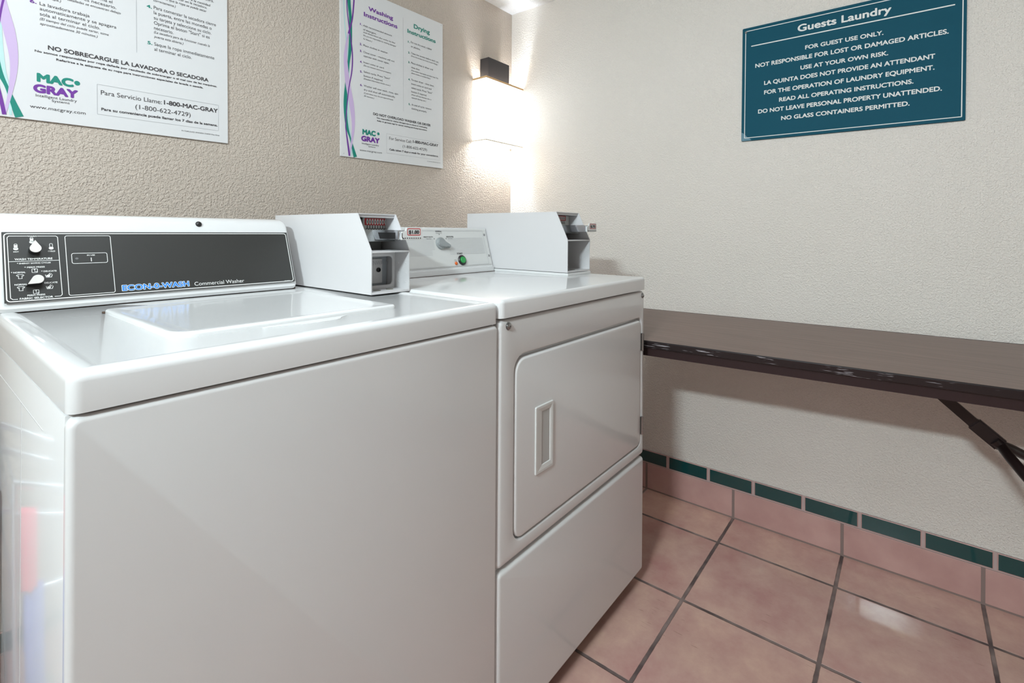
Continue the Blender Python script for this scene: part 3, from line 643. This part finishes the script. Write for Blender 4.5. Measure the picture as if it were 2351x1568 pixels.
def thermo(u, v, full):
    ik.ell(u, v, .0032, .0026, Wt); 
    if full > .5: ik.poly([(u-.0018, v), (u+.0018, v), (u+.0018, v+.0068), (u-.0018, v+.0068)], Wt)
    ik.line([(u-.0019, v+.001), (u-.0019, v+.0075), (u-.001, v+.0088), (u+.001, v+.0088), (u+.0019, v+.0075), (u+.0019, v+.001)], .0007, Wt)
thermo(.0164, .0950, 1); thermo(.0368, .1070, .6); thermo(.0617, .0952, 0)
for u, v in ((.0201, .0447), (.0203, .0233)):
    ik.line([(u-.0046, v+.0022), (u-.0022, v+.0040), (u-.0008, v+.0034), (u+.0008, v+.0034), (u+.0022, v+.0040), (u+.0046, v+.0022), (u+.0036, v+.0006), (u+.0022, v+.0014), (u+.0022, v-.0038), (u-.0022, v-.0038), (u-.0022, v+.0014), (u-.0036, v+.0006)], .0007, Wt, True)
for u, v in ((.0385, .0541), (.0388, .0160)):
    ik.rrect(u-.0035, v-.0033, u+.0035, v+.0033, .0008, .0007, Wt); ik.poly([(u-.0014, v+.003), (u+.0014, v+.003), (u, v+.0008)], Wt); ik.line([(u, v+.0008), (u, v-.0015), (u+.0024, v-.0015), (u+.0024, v-.003)], .0006, Wt)
for u, v in ((.0563, .0443), (.0564, .0232)):
    ik.line([(u-.0046, v+.0016), (u-.0033, v-.0032), (u+.0033, v-.0032), (u+.0046, v+.0016)], .0008, Wt); ik.ell(u-.0008, v-.0006, .0024, .0020, Wt); ik.line([(u-.001, v), (u+.0016, v+.0042)], .0011, Wt); ik.line([(u+.0005, v-.0005), (u+.0036, v+.0034)], .0009, Wt)
ik.ell(.0957, .0741, .0024, .0020, mat('dim_lens', rgb(104, 104, 104), .4))
ik.build('panel_lettering', con)
def teardrop(r, tip, ang, n=22):
    a0 = math.acos(r/tip); pts = [(tip*math.cos(0), 0.0)]
    for k in range(n+1):
        a = a0+(2*math.pi-2*a0)*k/n; pts.append((r*math.cos(a), r*math.sin(a)))
    ca, sa = math.cos(ang), math.sin(ang)
    return [(x*ca-y*sa, x*sa+y*ca) for x, y in pts]
def knob(name, u, v, ang, r, tip):
    O, U, V, N = FW
    def lp(k, d): return [O+U*(u+x*k)+V*(v+y*k)+N*d for x, y in teardrop(r, tip, ang)]
    bm = NB(); loft(bm, [lp(1.04, .0008), lp(1.0, .012)])
    k = obj(name, bm, BLACK, con)
    bm = NB(); loft(bm, [lp(.985, .012), lp(.985, .0132), lp(.95, .0137)])
    obj('knob_face', bm, BRUSHED, con, 'brushed silver knob face')
knob('temperature_knob', .0397, .0915, math.radians(90), .0078, .0155)
knob('fabric_knob', .0405, .0352, math.radians(212), .0078, .0158)
bm = NB(); disc(bm, (-1.577, -.3915, 1.0975), (0, -.93, .38), 0, 0, 20, [(.0062, 0), (.0062, .002), (.0050, .0042), (.002, .0055)])
obj('console_plug', bm, BLACK, con, smooth=True)
coin_box(wsh, -1.3505, -1.2440, -.275, -.6561, -.7090, ZT+.0012, 1.0408, 1.1256, '$1.00', .098, .056)

# ================================================================== dryer
dx0, dx1 = -1.2432, -0.5483
DB, DT = 0.9105, 0.9487
dry = thing('tumble_dryer', ((dx0+dx1)/2, (wy+wyb)/2, 0), 'white front-load dryer with a recessed door handle, beside the folding table', 'dryer')
bm = NB(); box(bm, dx0+.004, dx1-.004, wy+.035, wyb, .03, DB+.004)
obj('inner_frame', bm, mat('dark_seam', rgb(60, 57, 54), 0.9), dry)
bm = NB()
box(bm, dx0, dx1-.003, wy+.0135, wyb, .045, DB-.0035, .002)
cab = obj('cabinet', bm, ENAMEL, dry, smooth=True)
for fx in (dx0+.06, dx1-.06):
    for fy in (wy+.08, wyb-.06):
        bm = NB(); disc(bm, (fx, fy, 0), (0, 0, 1), 0, 0, 14, [(.022, 0), (.022, .012), (.010, .016), (.010, .05)])
        obj('levelling_foot', bm, BLACK, dry)
SPL = .398
frd = frame((dx0, wy+.0135, SPL+.0035), (1, 0, 0), (0, 0, 1))
hx0, hx1, hz0, hz1 = -1.1925, -.5705, .4335, .8260
bm = NB(); ring_panel(bm, frd, (dx1-dx0, DB-.0045-SPL-.0035), .012, (hx0-dx0, hz0-SPL-.0035, hx1-hx0, hz1-hz0), (.030, .026, .018, .034), .0135, .010, 6)
obj('front_panel', bm, ENAMEL, dry, smooth=True)
bm = NB(); plate(bm, frame((dx0, wy+.0135, .045), (1, 0, 0), (0, 0, 1)), dx1-dx0, SPL-.003-.045, .012, qprof(.0145, .010, 0, 5), 6)
obj('lower_panel', bm, ENAMEL, dry, smooth=True)
bm = NB(); plate(bm, frame((hx0+.003, wy+.0130, hz0+.003), (1, 0, 0), (0, 0, 1)), hx1-hx0-.006, hz1-hz0-.0105, (.028, .024, .016, .032), qprof(.0135, .006, 0, 4), 6)
door = obj('door', bm, ENAMEL, dry, smooth=True)
# pull handle set in the door
px0, px1, pz0, pz1 = -1.1200, -1.0512, .5495, .6995
bm = NB(); fo = frame((px0, wy-.0005, pz0), (1, 0, 0), (0, 0, 1)); O, U, V, N = fo
def RL(w, h, r, i, du, dv, d): return [O+U*(du+a)+V*(dv+b)+N*d for a, b in rr_pts(w, h, r, i, 4)]
w_, h_ = px1-px0, pz1-pz0
loft(bm, [RL(w_, h_, .003, 0, 0, 0, 0), RL(w_, h_, .003, 0, 0, 0, .0022), RL(w_, h_, .003, .0012, 0, 0, .0032), RL(w_, h_, .003, .006, 0, 0, .0032),
          RL(.0345, .1215, .001, 0, .0235, .0145, .0018), RL(.0345-.012, .1215-.016, .001, 0, .0235, .0145+.008, -.009)], True, True)
obj('door_handle', bm, OFFWHITE, door, 'white inset pull handle')
for z0, z1 in ((.7245, .778), (.4690, .5225)):
    bm = NB(); tube(bm, [(hx1+.0005, wy-.004, z0), (hx1+.0005, wy-.004, z1)], .0042, 12)
    box(bm, hx1-.006, hx1+.007, wy-.0015, wy+.002, z0+.001, z1-.001)
    for k in (.32, .70): disc(bm, (hx1+.0005, wy-.004, z0+(z1-z0)*k), (0, 0, 1), 0, 0, 14, [(.0047, 0), (.0047, .001)])
    obj('hinge', bm, SCREW, dry, smooth=True)
for sx in (-1.2145, -.5655):
    bm = NB(); disc(bm, (sx, wy, .8925), (0, -1, 0), 0, 0, 24, [(.0082, 0), (.0082, .001), (.0066, .0012), (.0064, .003), (.004, .0048), (.001, .0052)])
    obj('panel_screw', bm, SCREW, dry, smooth=True)
bm = NB(); plate(bm, frame((dx0, wy-.004, DB), (1, 0, 0), (0, 1, 0)), dx1-dx0, wyb-wy+.004, (.014, .014, .006, .006), qprof(DT-DB, .009, 0, 6), 6)
obj('top_cover', bm, ENAMEL, dry, smooth=True)
# dryer console
qx0, qx1 = -1.2350, -.6975
bm = NB(); dcs = [(-.4960, DT-.0005), (-.4965, DT+.0165), (-.4900, DT+.0175), (-.4525, 1.0950), (-.4505, 1.0970), (-.4450, 1.0975), (-.345, 1.0975), (-.345, DT-.0005)]
poly_prism(bm, dcs, 0, qx0, qx1)
dcon = obj('control_console', bm, ENAMEL, dry)
bm = NB(); box(bm, qx0, qx1+.001, -.4985, -.35, DT-.002, DT+.0012)
obj('console_seam', bm, SEAM, dcon)
FD = frame((-1.225, -.4946, .9487), (1, 0, 0), (0, .0442, .1483)); FD = (FD[0]+FD[3]*.001, FD[1], FD[2], FD[3])
bm = NB(); plate(bm, (FD[0]+FD[1]*.0+FD[2]*.024, FD[1], FD[2], FD[3]), .5240, .1262, .002, [(0, 0), (0, .0012), (.0006, .0016)], 3)
obj('control_panel', bm, OFFWHITE, dcon)
ik = Ink(FD, .0023); GR = INK['y']; DA = -.010
for k in range(13):
    v = .0645+.0044*k
    for a, b in ((.012, .2755 if 3 < k < 12 else .262 if k < 4 else .272), (.345 if 3 < k < 10 else .335, .5025)):
        n = int((b-a)/.0032)
        for i in range(0, n): ik.poly([(a+.0032*i, v), (a+.0032*i+.0019, v), (a+.0032*i+.0019, v+.0011), (a+.0032*i, v+.0011)], GR)
ik.rrect(.006, .0265, .5080, .1435, .004, .0007, GR)
put_texts(ik, TXT_D, INK, DA)
for u, v in ((.3032, .1316), (.2786, .1171), (.3293, .1173)): ik.ell(u, v, .0014, .0018, INK['k'], 10)
ik.build('panel_lettering', dcon)
O, U, V, N = FD
kc = (.3010, .1015)
bm = NB(); disc(bm, O+U*kc[0]+V*kc[1]+N*.0015, N, 0, 0, 36, [(.0195, 0), (.0190, .006), (.0165, .0085)])
tk = obj('timer_knob', bm, mat('grey_knob', rgb(146, 150, 150), 0.42), dcon, 'grey pointer knob', smooth=True)
ang = math.radians(-22); bm = NB()
def gp(x, y, d): return O+U*(kc[0]+x*math.cos(ang)-y*math.sin(ang))+V*(kc[1]+x*math.sin(ang)+y*math.cos(ang))+N*d
ol = [(-.0175, -.008), (-.013, -.0125), (0, -.0145), (.012, -.0125), (.022, -.0065), (.0335, -.0045), (.0335, .0035), (.022, .0065), (.010, .0085), (-.012, .0085), (-.0175, .005)]
loft(bm, [[gp(x, y, .004) for x, y in ol], [gp(x, y, .012) for x, y in ol], [gp(x*.95, y*.8, .0165) for x, y in ol]])
obj('knob_grip', bm, MATS['grey_knob'], dcon, smooth=False)
bc = O+U*.3812+V*.0440
bm = NB(); disc(bm, bc+N*.001, N, 0, 0, 32, [(.0170, 0), (.0170, .003), (.0150, .0055), (.0118, .0058), (.0115, .004)])
obj('start_button_ring', bm, BLACK, dcon, smooth=True)
bm = NB(); disc(bm, bc+N*.002, N, 0, 0, 32, [(.0112, 0), (.0112, .006), (.0095, .0085), (.004, .0092)])
obj('start_button', bm, mat('green_button', rgb(42, 150, 74), 0.3), dcon, 'green round start button', smooth=True)
bm = NB(); disc(bm, O+U*.3520+V*.0347+N*.001, N, 0, 0, 18, [(.0055, 0), (.0055, .0025), (.003, .005)])
obj('indicator_light', bm, mat('amber_lens', rgb(206, 92, 24), 0.25), dcon, 'small amber indicator', smooth=True)
for u, v in ((.5145, .130), (.5165, .0553)):
    bm = NB(); disc(bm, O+U*u+V*v+N*.001, N, 0, 0, 16, [(.0042, 0), (.0042, .0012), (.003, .0024)])
    obj('console_screw', bm, SCREW, dcon, smooth=True)
bm = NB(); box(bm, -.6945, -.5550, -.797, -.345, DT, DT+.0085, .001)
obj('coin_box_base', bm, ENAMEL, dry)
coin_box(dry, -.6931, -.5562, -.3614, -.7508, -.7945, DT+.0100, 1.0612, 1.1500, '$.75', .0865, .100)

# ================================================================== folding table
LV = Vector((math.sin(math.radians(4.3)), -math.cos(math.radians(4.3)), 0)); WH = Vector((-LV.y, LV.x, 0))
tilt = math.atan2(.0338, .4275); WV = (WH*math.cos(tilt)+Vector((0, 0, 1))*math.sin(tilt)).normalized(); UPV = LV.cross(WV); UPV = UPV if UPV.z > 0 else -UPV
F0 = Vector((-.532, -.980, .7479)); TO = F0-LV*.162
TL, TW = 1.470, .4288
tbl = thing('folding_table', (TO+LV*TL/2+WH*TW/2)*1.0, 'long brown folding table along the cream wall under the teal sign', 'table'); tbl.location.z = 0
def tp(l, w, d=0.0): return TO+LV*l+WV*w+UPV*d
fr = (tp(0, 0, -.0235), WV, -LV, UPV)
frT = (tp(TL, 0, -.0235), WV, -LV, UPV)
bm = NB(); plate(bm, frT, TW, TL, .004, [(.0035, 0), (.0035, .0222), (.0042, .0232)], 3)
ttop = obj('tabletop', bm, WOOD_TOP, tbl)
bm = NB(); O, U, V, N = frT
def rl(i, d): return [O+U*a+V*b+N*d for a, b in rr_pts(TW, TL, .006, i, 4)]
rings = loft(bm, [rl(.0036, .0225), rl(.0020, .0236), rl(.0006, .0228), rl(0, .0205), rl(0, .003), rl(.001, .0008), rl(.003, 0), rl(.0036, .001)], False, False)
obj('edge_band', bm, EDGE, ttop, 'worn dark vinyl edge')
bm = NB()
for (l0, l1, w0, w1) in ((.03, TL-.03, .008, .026), (.03, TL-.03, TW-.026, TW-.008), (.03, .048, .026, TW-.026), (TL-.048, TL-.03, .026, TW-.026)):
    c = [tp(l0, w0), tp(l1, w0), tp(l1, w1), tp(l0, w1)]
    loft(bm, [[q-UPV*.0500 for q in c], [q-UPV*.0236 for q in c]])
obj('apron', bm, APRON, tbl)
def at_floor(l, w, z): q = tp(l, w); return Vector((q.x, q.y, z))
def leg_set(l, wa, wb):
    for w in (wa, wb):
        bm = NB(); q = tp(l, w, -.024)
        tube(bm, [q, (q.x, q.y, .012)], .0125, 14); disc(bm, (q.x, q.y, 0), (0, 0, 1), 0, 0, 14, [(.0155, 0), (.0155, .03), (.0128, .032)])
        obj('leg', bm, LEG_PAINT, tbl, smooth=True)
    for z in (.16, .60):
        bm = NB(); tube(bm, [at_floor(l, wa, z), at_floor(l, wb, z)], .0105, 12)
        obj('leg_crossbar', bm, LEG_PAINT, tbl, smooth=True)
leg_set(.03, .10, .27); leg_set(1.27, .055, TW-.055)
bm = NB()
A0, A1, A2 = Vector((-.2775, -1.632, .722)), Vector((-.27, -1.764, .6004)), Vector((-.27, -1.808, .5625))
bar(bm, A0, A1+(A1-A0)*.1, .026, .008, (0, 1, 0))
disc(bm, A0.lerp(A1, .86)-Vector((0, 0, .0)), (0, -.7, -.7), 0, 0, 12, [(.004, -.006), (.004, .006)])
obj('brace', bm, LEG_PAINT, tbl)
bm = NB(); d_ = (A2-A1).normalized(); S0, S1 = A1-d_*.004, A2+d_*.008
bar(bm, S0, S1, .034, .016, (0, 1, 0)); bmesh.ops.bevel(bm, geom=list(bm.edges), offset=.003, segments=2, affect='EDGES')
obj('brace_sleeve', bm, LEG_PAINT, tbl, smooth=True)
for mid, w in (((-.3407, -1.845, .523), .055), ((-.199, -1.8628, .523), TW-.055)):
    e = at_floor(1.27, w, .37); mid = Vector(mid)
    s = A2+Vector((-.008 if w < .2 else .008, 0, 0))
    pts = [s-d_*.01, s+d_*.008, s.lerp(mid, .5), mid, mid+(mid-s)*.6, e]
    bm = NB(); tube(bm, pts, .0120, 12)
    obj('brace_arm', bm, LEG_PAINT, tbl, smooth=True)

# ================================================================== wall sconce
sc_ = thing('wall_sconce', (-.155, 0, 1.51), 'lit box-shaped wall lamp in the room corner', 'lamp')
hx = (-.2396, -.0850)
bm = NB(); box(bm, hx[0], hx[1]+.0, -.0545, -.0005, 1.775, 1.9139, .0015)
obj('backplate', bm, BRONZE, sc_, 'dark bronze mounting box')
X0, X1, Y0, Z0, Z1 = -.2897, -.0120, -.0860, 1.5138, 1.8010
bm = NB(); t = .003
for a in (0, 1):
    pass
outer = [(X0, -.001), (X0, Y0), (X1, Y0), (X1, -.001)]; inner = [(X1-t, -.001), (X1-t, Y0+t), (X0+t, Y0+t), (X0+t, -.001)]
poly_prism(bm, outer+inner, 2, Z0, Z1)
shd = obj('shade', bm, SHADE, sc_, 'glowing white fabric shade')
for z0, z1, tm in ((Z1-.0025, Z1+.0065, SHADE_TRIM), (Z0-.004, Z0+.0010, mat('overlit_trim', rgb(240, 230, 212), .8))):  # lower binding paled in its colour to look overexposed by the bulb
    o2 = [(X0-.001, -.001), (X0-.001, Y0-.001), (X1+.001, Y0-.001), (X1+.001, -.001)]; i2 = [(X1-t-.001, -.001), (X1-t-.001, Y0+t+.001), (X0+t+.001, Y0+t+.001), (X0+t+.001, -.001)]
    bm = NB(); poly_prism(bm, o2+i2, 2, z0, z1); obj('shade_trim', bm, tm, shd, 'tan edge binding' if tm is SHADE_TRIM else None)
bm = NB(); disc(bm, (-.155, -.046, 1.60), (0, 0, 1), 0, 0, 20, [(.004, 0), (.016, .004), (.021, .018), (.021, .05), (.012, .07), (.011, .10), (.011, .175)])
obj('bulb', bm, mat('lamp_bulb', rgb(255, 250, 240), 0.4, emit=(1, .95, .86, 1), estr=11.0), sc_, smooth=True)
for lx in (-.225, -.075):
    pl = bpy.data.lights.new('sconce_bulb_light', 'POINT'); pl.energy = 7.5; pl.color = (.88, .96, 1.06); pl.shadow_soft_size = .02
    po = bpy.data.objects.new('sconce_bulb_light', pl); COL.objects.link(po); po.location = (lx, -.044, 1.65)

# ================================================================== posters and sign
def board(parent, fr, w, h, th, m, r=.0008):
    O, U, V, N = fr
    bm = NB(); plate(bm, (O-N*th, U, V, N), w, h, r, [(0, 0), (0, th-.0004), (.0004, th)], 2)
    return obj('board', bm, m, parent)
def ribbons(ik):
    order = (('aqua', 'a'), ('teal', 'g'), ('lav', 'l'), ('pur', 'p'))
    for z, (nm, c) in enumerate(order):
        P = RIBBONS[nm]; pts = []; ws = []
        for i in range(len(P)-1):                                   # Catmull-Rom through the hand-set points
            p0, p1, p2, p3 = P[max(i-1, 0)], P[i], P[i+1], P[min(i+2, len(P)-1)]
            for k in range(7):
                t = k/7
                q = [0.5*(2*p1[j]+(p2[j]-p0[j])*t+(2*p0[j]-5*p1[j]+4*p2[j]-p3[j])*t*t+(3*p1[j]-p0[j]-3*p2[j]+p3[j])*t**3) for j in range(3)]
                if 0.002 < q[1] < .634: pts.append((q[0], q[1])); ws.append(max(.0012, q[2]))
        ik.line(pts, ws, INK[c], extra=.00015*z)
        if nm == 'lav':                                             # the narrow upper part of this band is purple
            top = [(p, w) for p, w in zip(pts, ws) if p[1] > .452]
            ik.line([p for p, w in top], [w for p, w in top], INK['p'], extra=.00015*z+.0001)
def poster(x, z, ang, rows, label, wid):
    U = Vector((math.cos(ang), 0, math.sin(ang))); V = Vector((-math.sin(ang), 0, math.cos(ang)))
    fr = frame((x, -.0055, z), U, V)
    t = thing('instruction_poster', (x+wid/2, 0, z), label, 'poster', 'laundry instruction posters')
    board(t, fr, wid, .636, .005, BOARD_W)
    ik = Ink(fr); ribbons(ik); ik.build('ribbon_graphic', t, 'purple and teal ribbons')
    ik = Ink(fr); logo = [q for q in rows if q[0] in ('MAC', 'GRAY')]; put_texts(ik, logo, INK, ang*0+.0)
    ik.ell(.1630, .1040, .0056, .0056, INK['g']); ik.build('logo', t, 'teal and purple two-line logo')
    ik = Ink(fr); put_texts(ik, [q for q in rows if q[0] not in ('MAC', 'GRAY')], INK, .004)
    ik.line([(.2843, .594), (.2848, .213)], .0007, INK['y']); ik.rrect(.2016, .0345, .4842, .1105, .001, .0006, INK['y'])
    ik.build('lettering', t)
    for u, v in ((.494, .628), (.012, .012)):
        bm = NB(); disc(bm, fr[0]+fr[1]*u+fr[2]*v, fr[3], 0, 0, 12, [(.0026, 0), (.002, .0012)])
        obj('mounting_pin', bm, OFFWHITE, t)
    return t
poster(-.9855, 1.3560, .0120, TXT_E, 'white poster headed Washing Instructions and Drying Instructions, beside the lit wall lamp', .5035)
poster(-1.8760, 1.3410, .0120, TXT_S, 'white poster with Spanish laundry instructions, hanging above the washer control panel', .5105)
sg = thing('rules_sign', (0, -1.445, 1.43), 'teal Guests Laundry sign with white lettering on the cream wall', 'sign')
GA = -.005
fr = frame((-.0065, -1.1270, 1.4325), (0, -math.cos(GA), math.sin(GA)), (0, math.sin(GA), math.cos(GA)))
board(sg, fr, .6315, .4235, .006, BOARD_T, .003)
ik = Ink(fr); ik.rrect(.0115, .0112, .6225, .4110, .0005, .0026, INK['w']); ik.line([(.0310, .3520), (.6045, .3525)], .0038, INK['w'])
ik.build('border_line', sg)
ik = Ink(fr); put_texts(ik, TXT_G, INK, 0.0); ik.build('lettering', sg, 'white raised-style lettering')
ik = Ink(fr, .0004); ik.poly([(.0006, .0006), (.036, .0006), (.030, .008), (.022, .013), (.014, .022), (.006, .030), (.0006, .033)], mat('worn_teal', rgb(92, 132, 148), .6)); ik.build('worn_corner', sg, 'pale worn corner')
bm = NB(); disc(bm, fr[0]+fr[1]*.0125+fr[2]*.4075, fr[3], 0, 0, 14, [(.0042, 0), (.0042, .001), (.002, .0022)])
obj('screw', bm, SCREW, sg)

# ================================================================== wall light and added overhead fill panel, outside the frame
def fixture(name, x0, x1, y0, y1, z, depth, label):
    t = thing(name, ((x0+x1)/2, (y0+y1)/2, z), label, 'ceiling light')
    bm = NB()
    for a, b, c, d in ((x0, x1, y0, y0+.02), (x0, x1, y1-.02, y1), (x0, x0+.02, y0+.02, y1-.02), (x1-.02, x1, y0+.02, y1-.02)): box(bm, a, b, c, d, z-depth, z)
    obj('housing', bm, WHITE_PAINT, t)
    bm = NB(); box(bm, x0+.02, x1-.02, y0+.02, y1-.02, z-.012, z-.004); obj('diffuser', bm, mat(name+'_diffuser', rgb(250, 250, 250), .6, emit=(1, 1, 1, 1), estr=2.0), t)
wl = thing('wall_light_fixture', (XL, KEY[1], KEY[2]), 'small white wall light high on the left wall, behind the viewpoint', 'wall light')
bm = NB(); box(bm, XL+.0005, XL+.05, KEY[1]-.14, KEY[1]+.14, KEY[2]-.09, KEY[2]+.09, .006); obj('housing', bm, WHITE_PAINT, wl)
bm = NB(); box(bm, XL+.05, XL+.062, KEY[1]-.12, KEY[1]+.12, KEY[2]-.07, KEY[2]+.07, .005); obj('diffuser', bm, mat('wall_light_diffuser', rgb(250, 250, 250), .6, emit=(1, 1, 1, 1), estr=2.0), wl)
fixture('added_fill_panel', -2.15, -1.55, -1.34, -.90, H-.001, .03, 'square fill light panel added overhead, above the open floor')
# cart standing left of the washer, seen only mirrored in the washer's side
ct = thing('utility_cart', (-2.12, -.38, 0), 'steel utility cart with red and blue cloths on its rails, left of the washer', 'cart')
CX = (-2.34, -1.922); CY = (-.56, -.20)
bm = NB()
for cx in CX:
    for cy in CY: tube(bm, [(cx, cy, .05), (cx, cy, .70)], .009, 10)
for z in (.525, .65, .70): tube(bm, [(CX[0], CY[0], z), (CX[1], CY[0], z), (CX[1], CY[1], z), (CX[0], CY[1], z), (CX[0], CY[0], z)], .008, 10)
obj('cart_frame', bm, CHROME, ct, smooth=True)
bm = NB(); box(bm, CX[0]+.01, CX[1]-.01, CY[0]+.01, CY[1]-.01, .12, .135, .004); obj('cart_shelf', bm, GREY_METAL, ct)
for cx in CX:
    for cy in CY:
        bm = NB(); disc(bm, (cx-.008, cy, .025), (1, 0, 0), 0, 0, 16, [(.025, 0), (.025, .016)]); obj('caster', bm, BLACK, ct)
def cloth(name, x0, x1, zr, z0, z1, m, label):
    """narrow cloth hung over a front rail at height zr: long front flap, short back flap"""
    bm = NB(); n = 10; y = CY[0]; loops = []
    for k in range(n+1):
        x = x0+(x1-x0)*k/n; d = .004*math.sin(k*1.3)
        fr_ = [(y-.014+d, z0+.004*math.sin(k*.9)), (y-.012+d, (z0+zr)/2), (y-.0105, zr), (y-.007, zr+.008), (y, zr+.0105), (y+.007, zr+.008), (y+.0105, zr), (y+.011, zr-.10)]
        bk = [(y+.0138, zr-.10), (y+.0130, zr), (y+.009, zr+.010), (y, zr+.013), (y-.009, zr+.010), (y-.013, zr), (y-.0148+d, (z0+zr)/2), (y-.017+d, z0+.004*math.sin(k*.9))]
        loops.append([Vector((x, a, c)) for a, c in fr_+bk])
    loft(bm, loops); tag(obj(name, bm, m, smooth=True), label, 'cloth')
cloth('red_cloth', -2.022, -1.943, .65, .535, 0, mat('red_cloth', rgb(226, 60, 92), .8), 'red cloth hung over the upper rail of the steel cart')
cloth('blue_cloth', -2.065, -1.955, .525, .30, 0, mat('blue_cloth', rgb(88, 106, 196), .8), 'blue cloth hung over the lower rail of the steel cart')
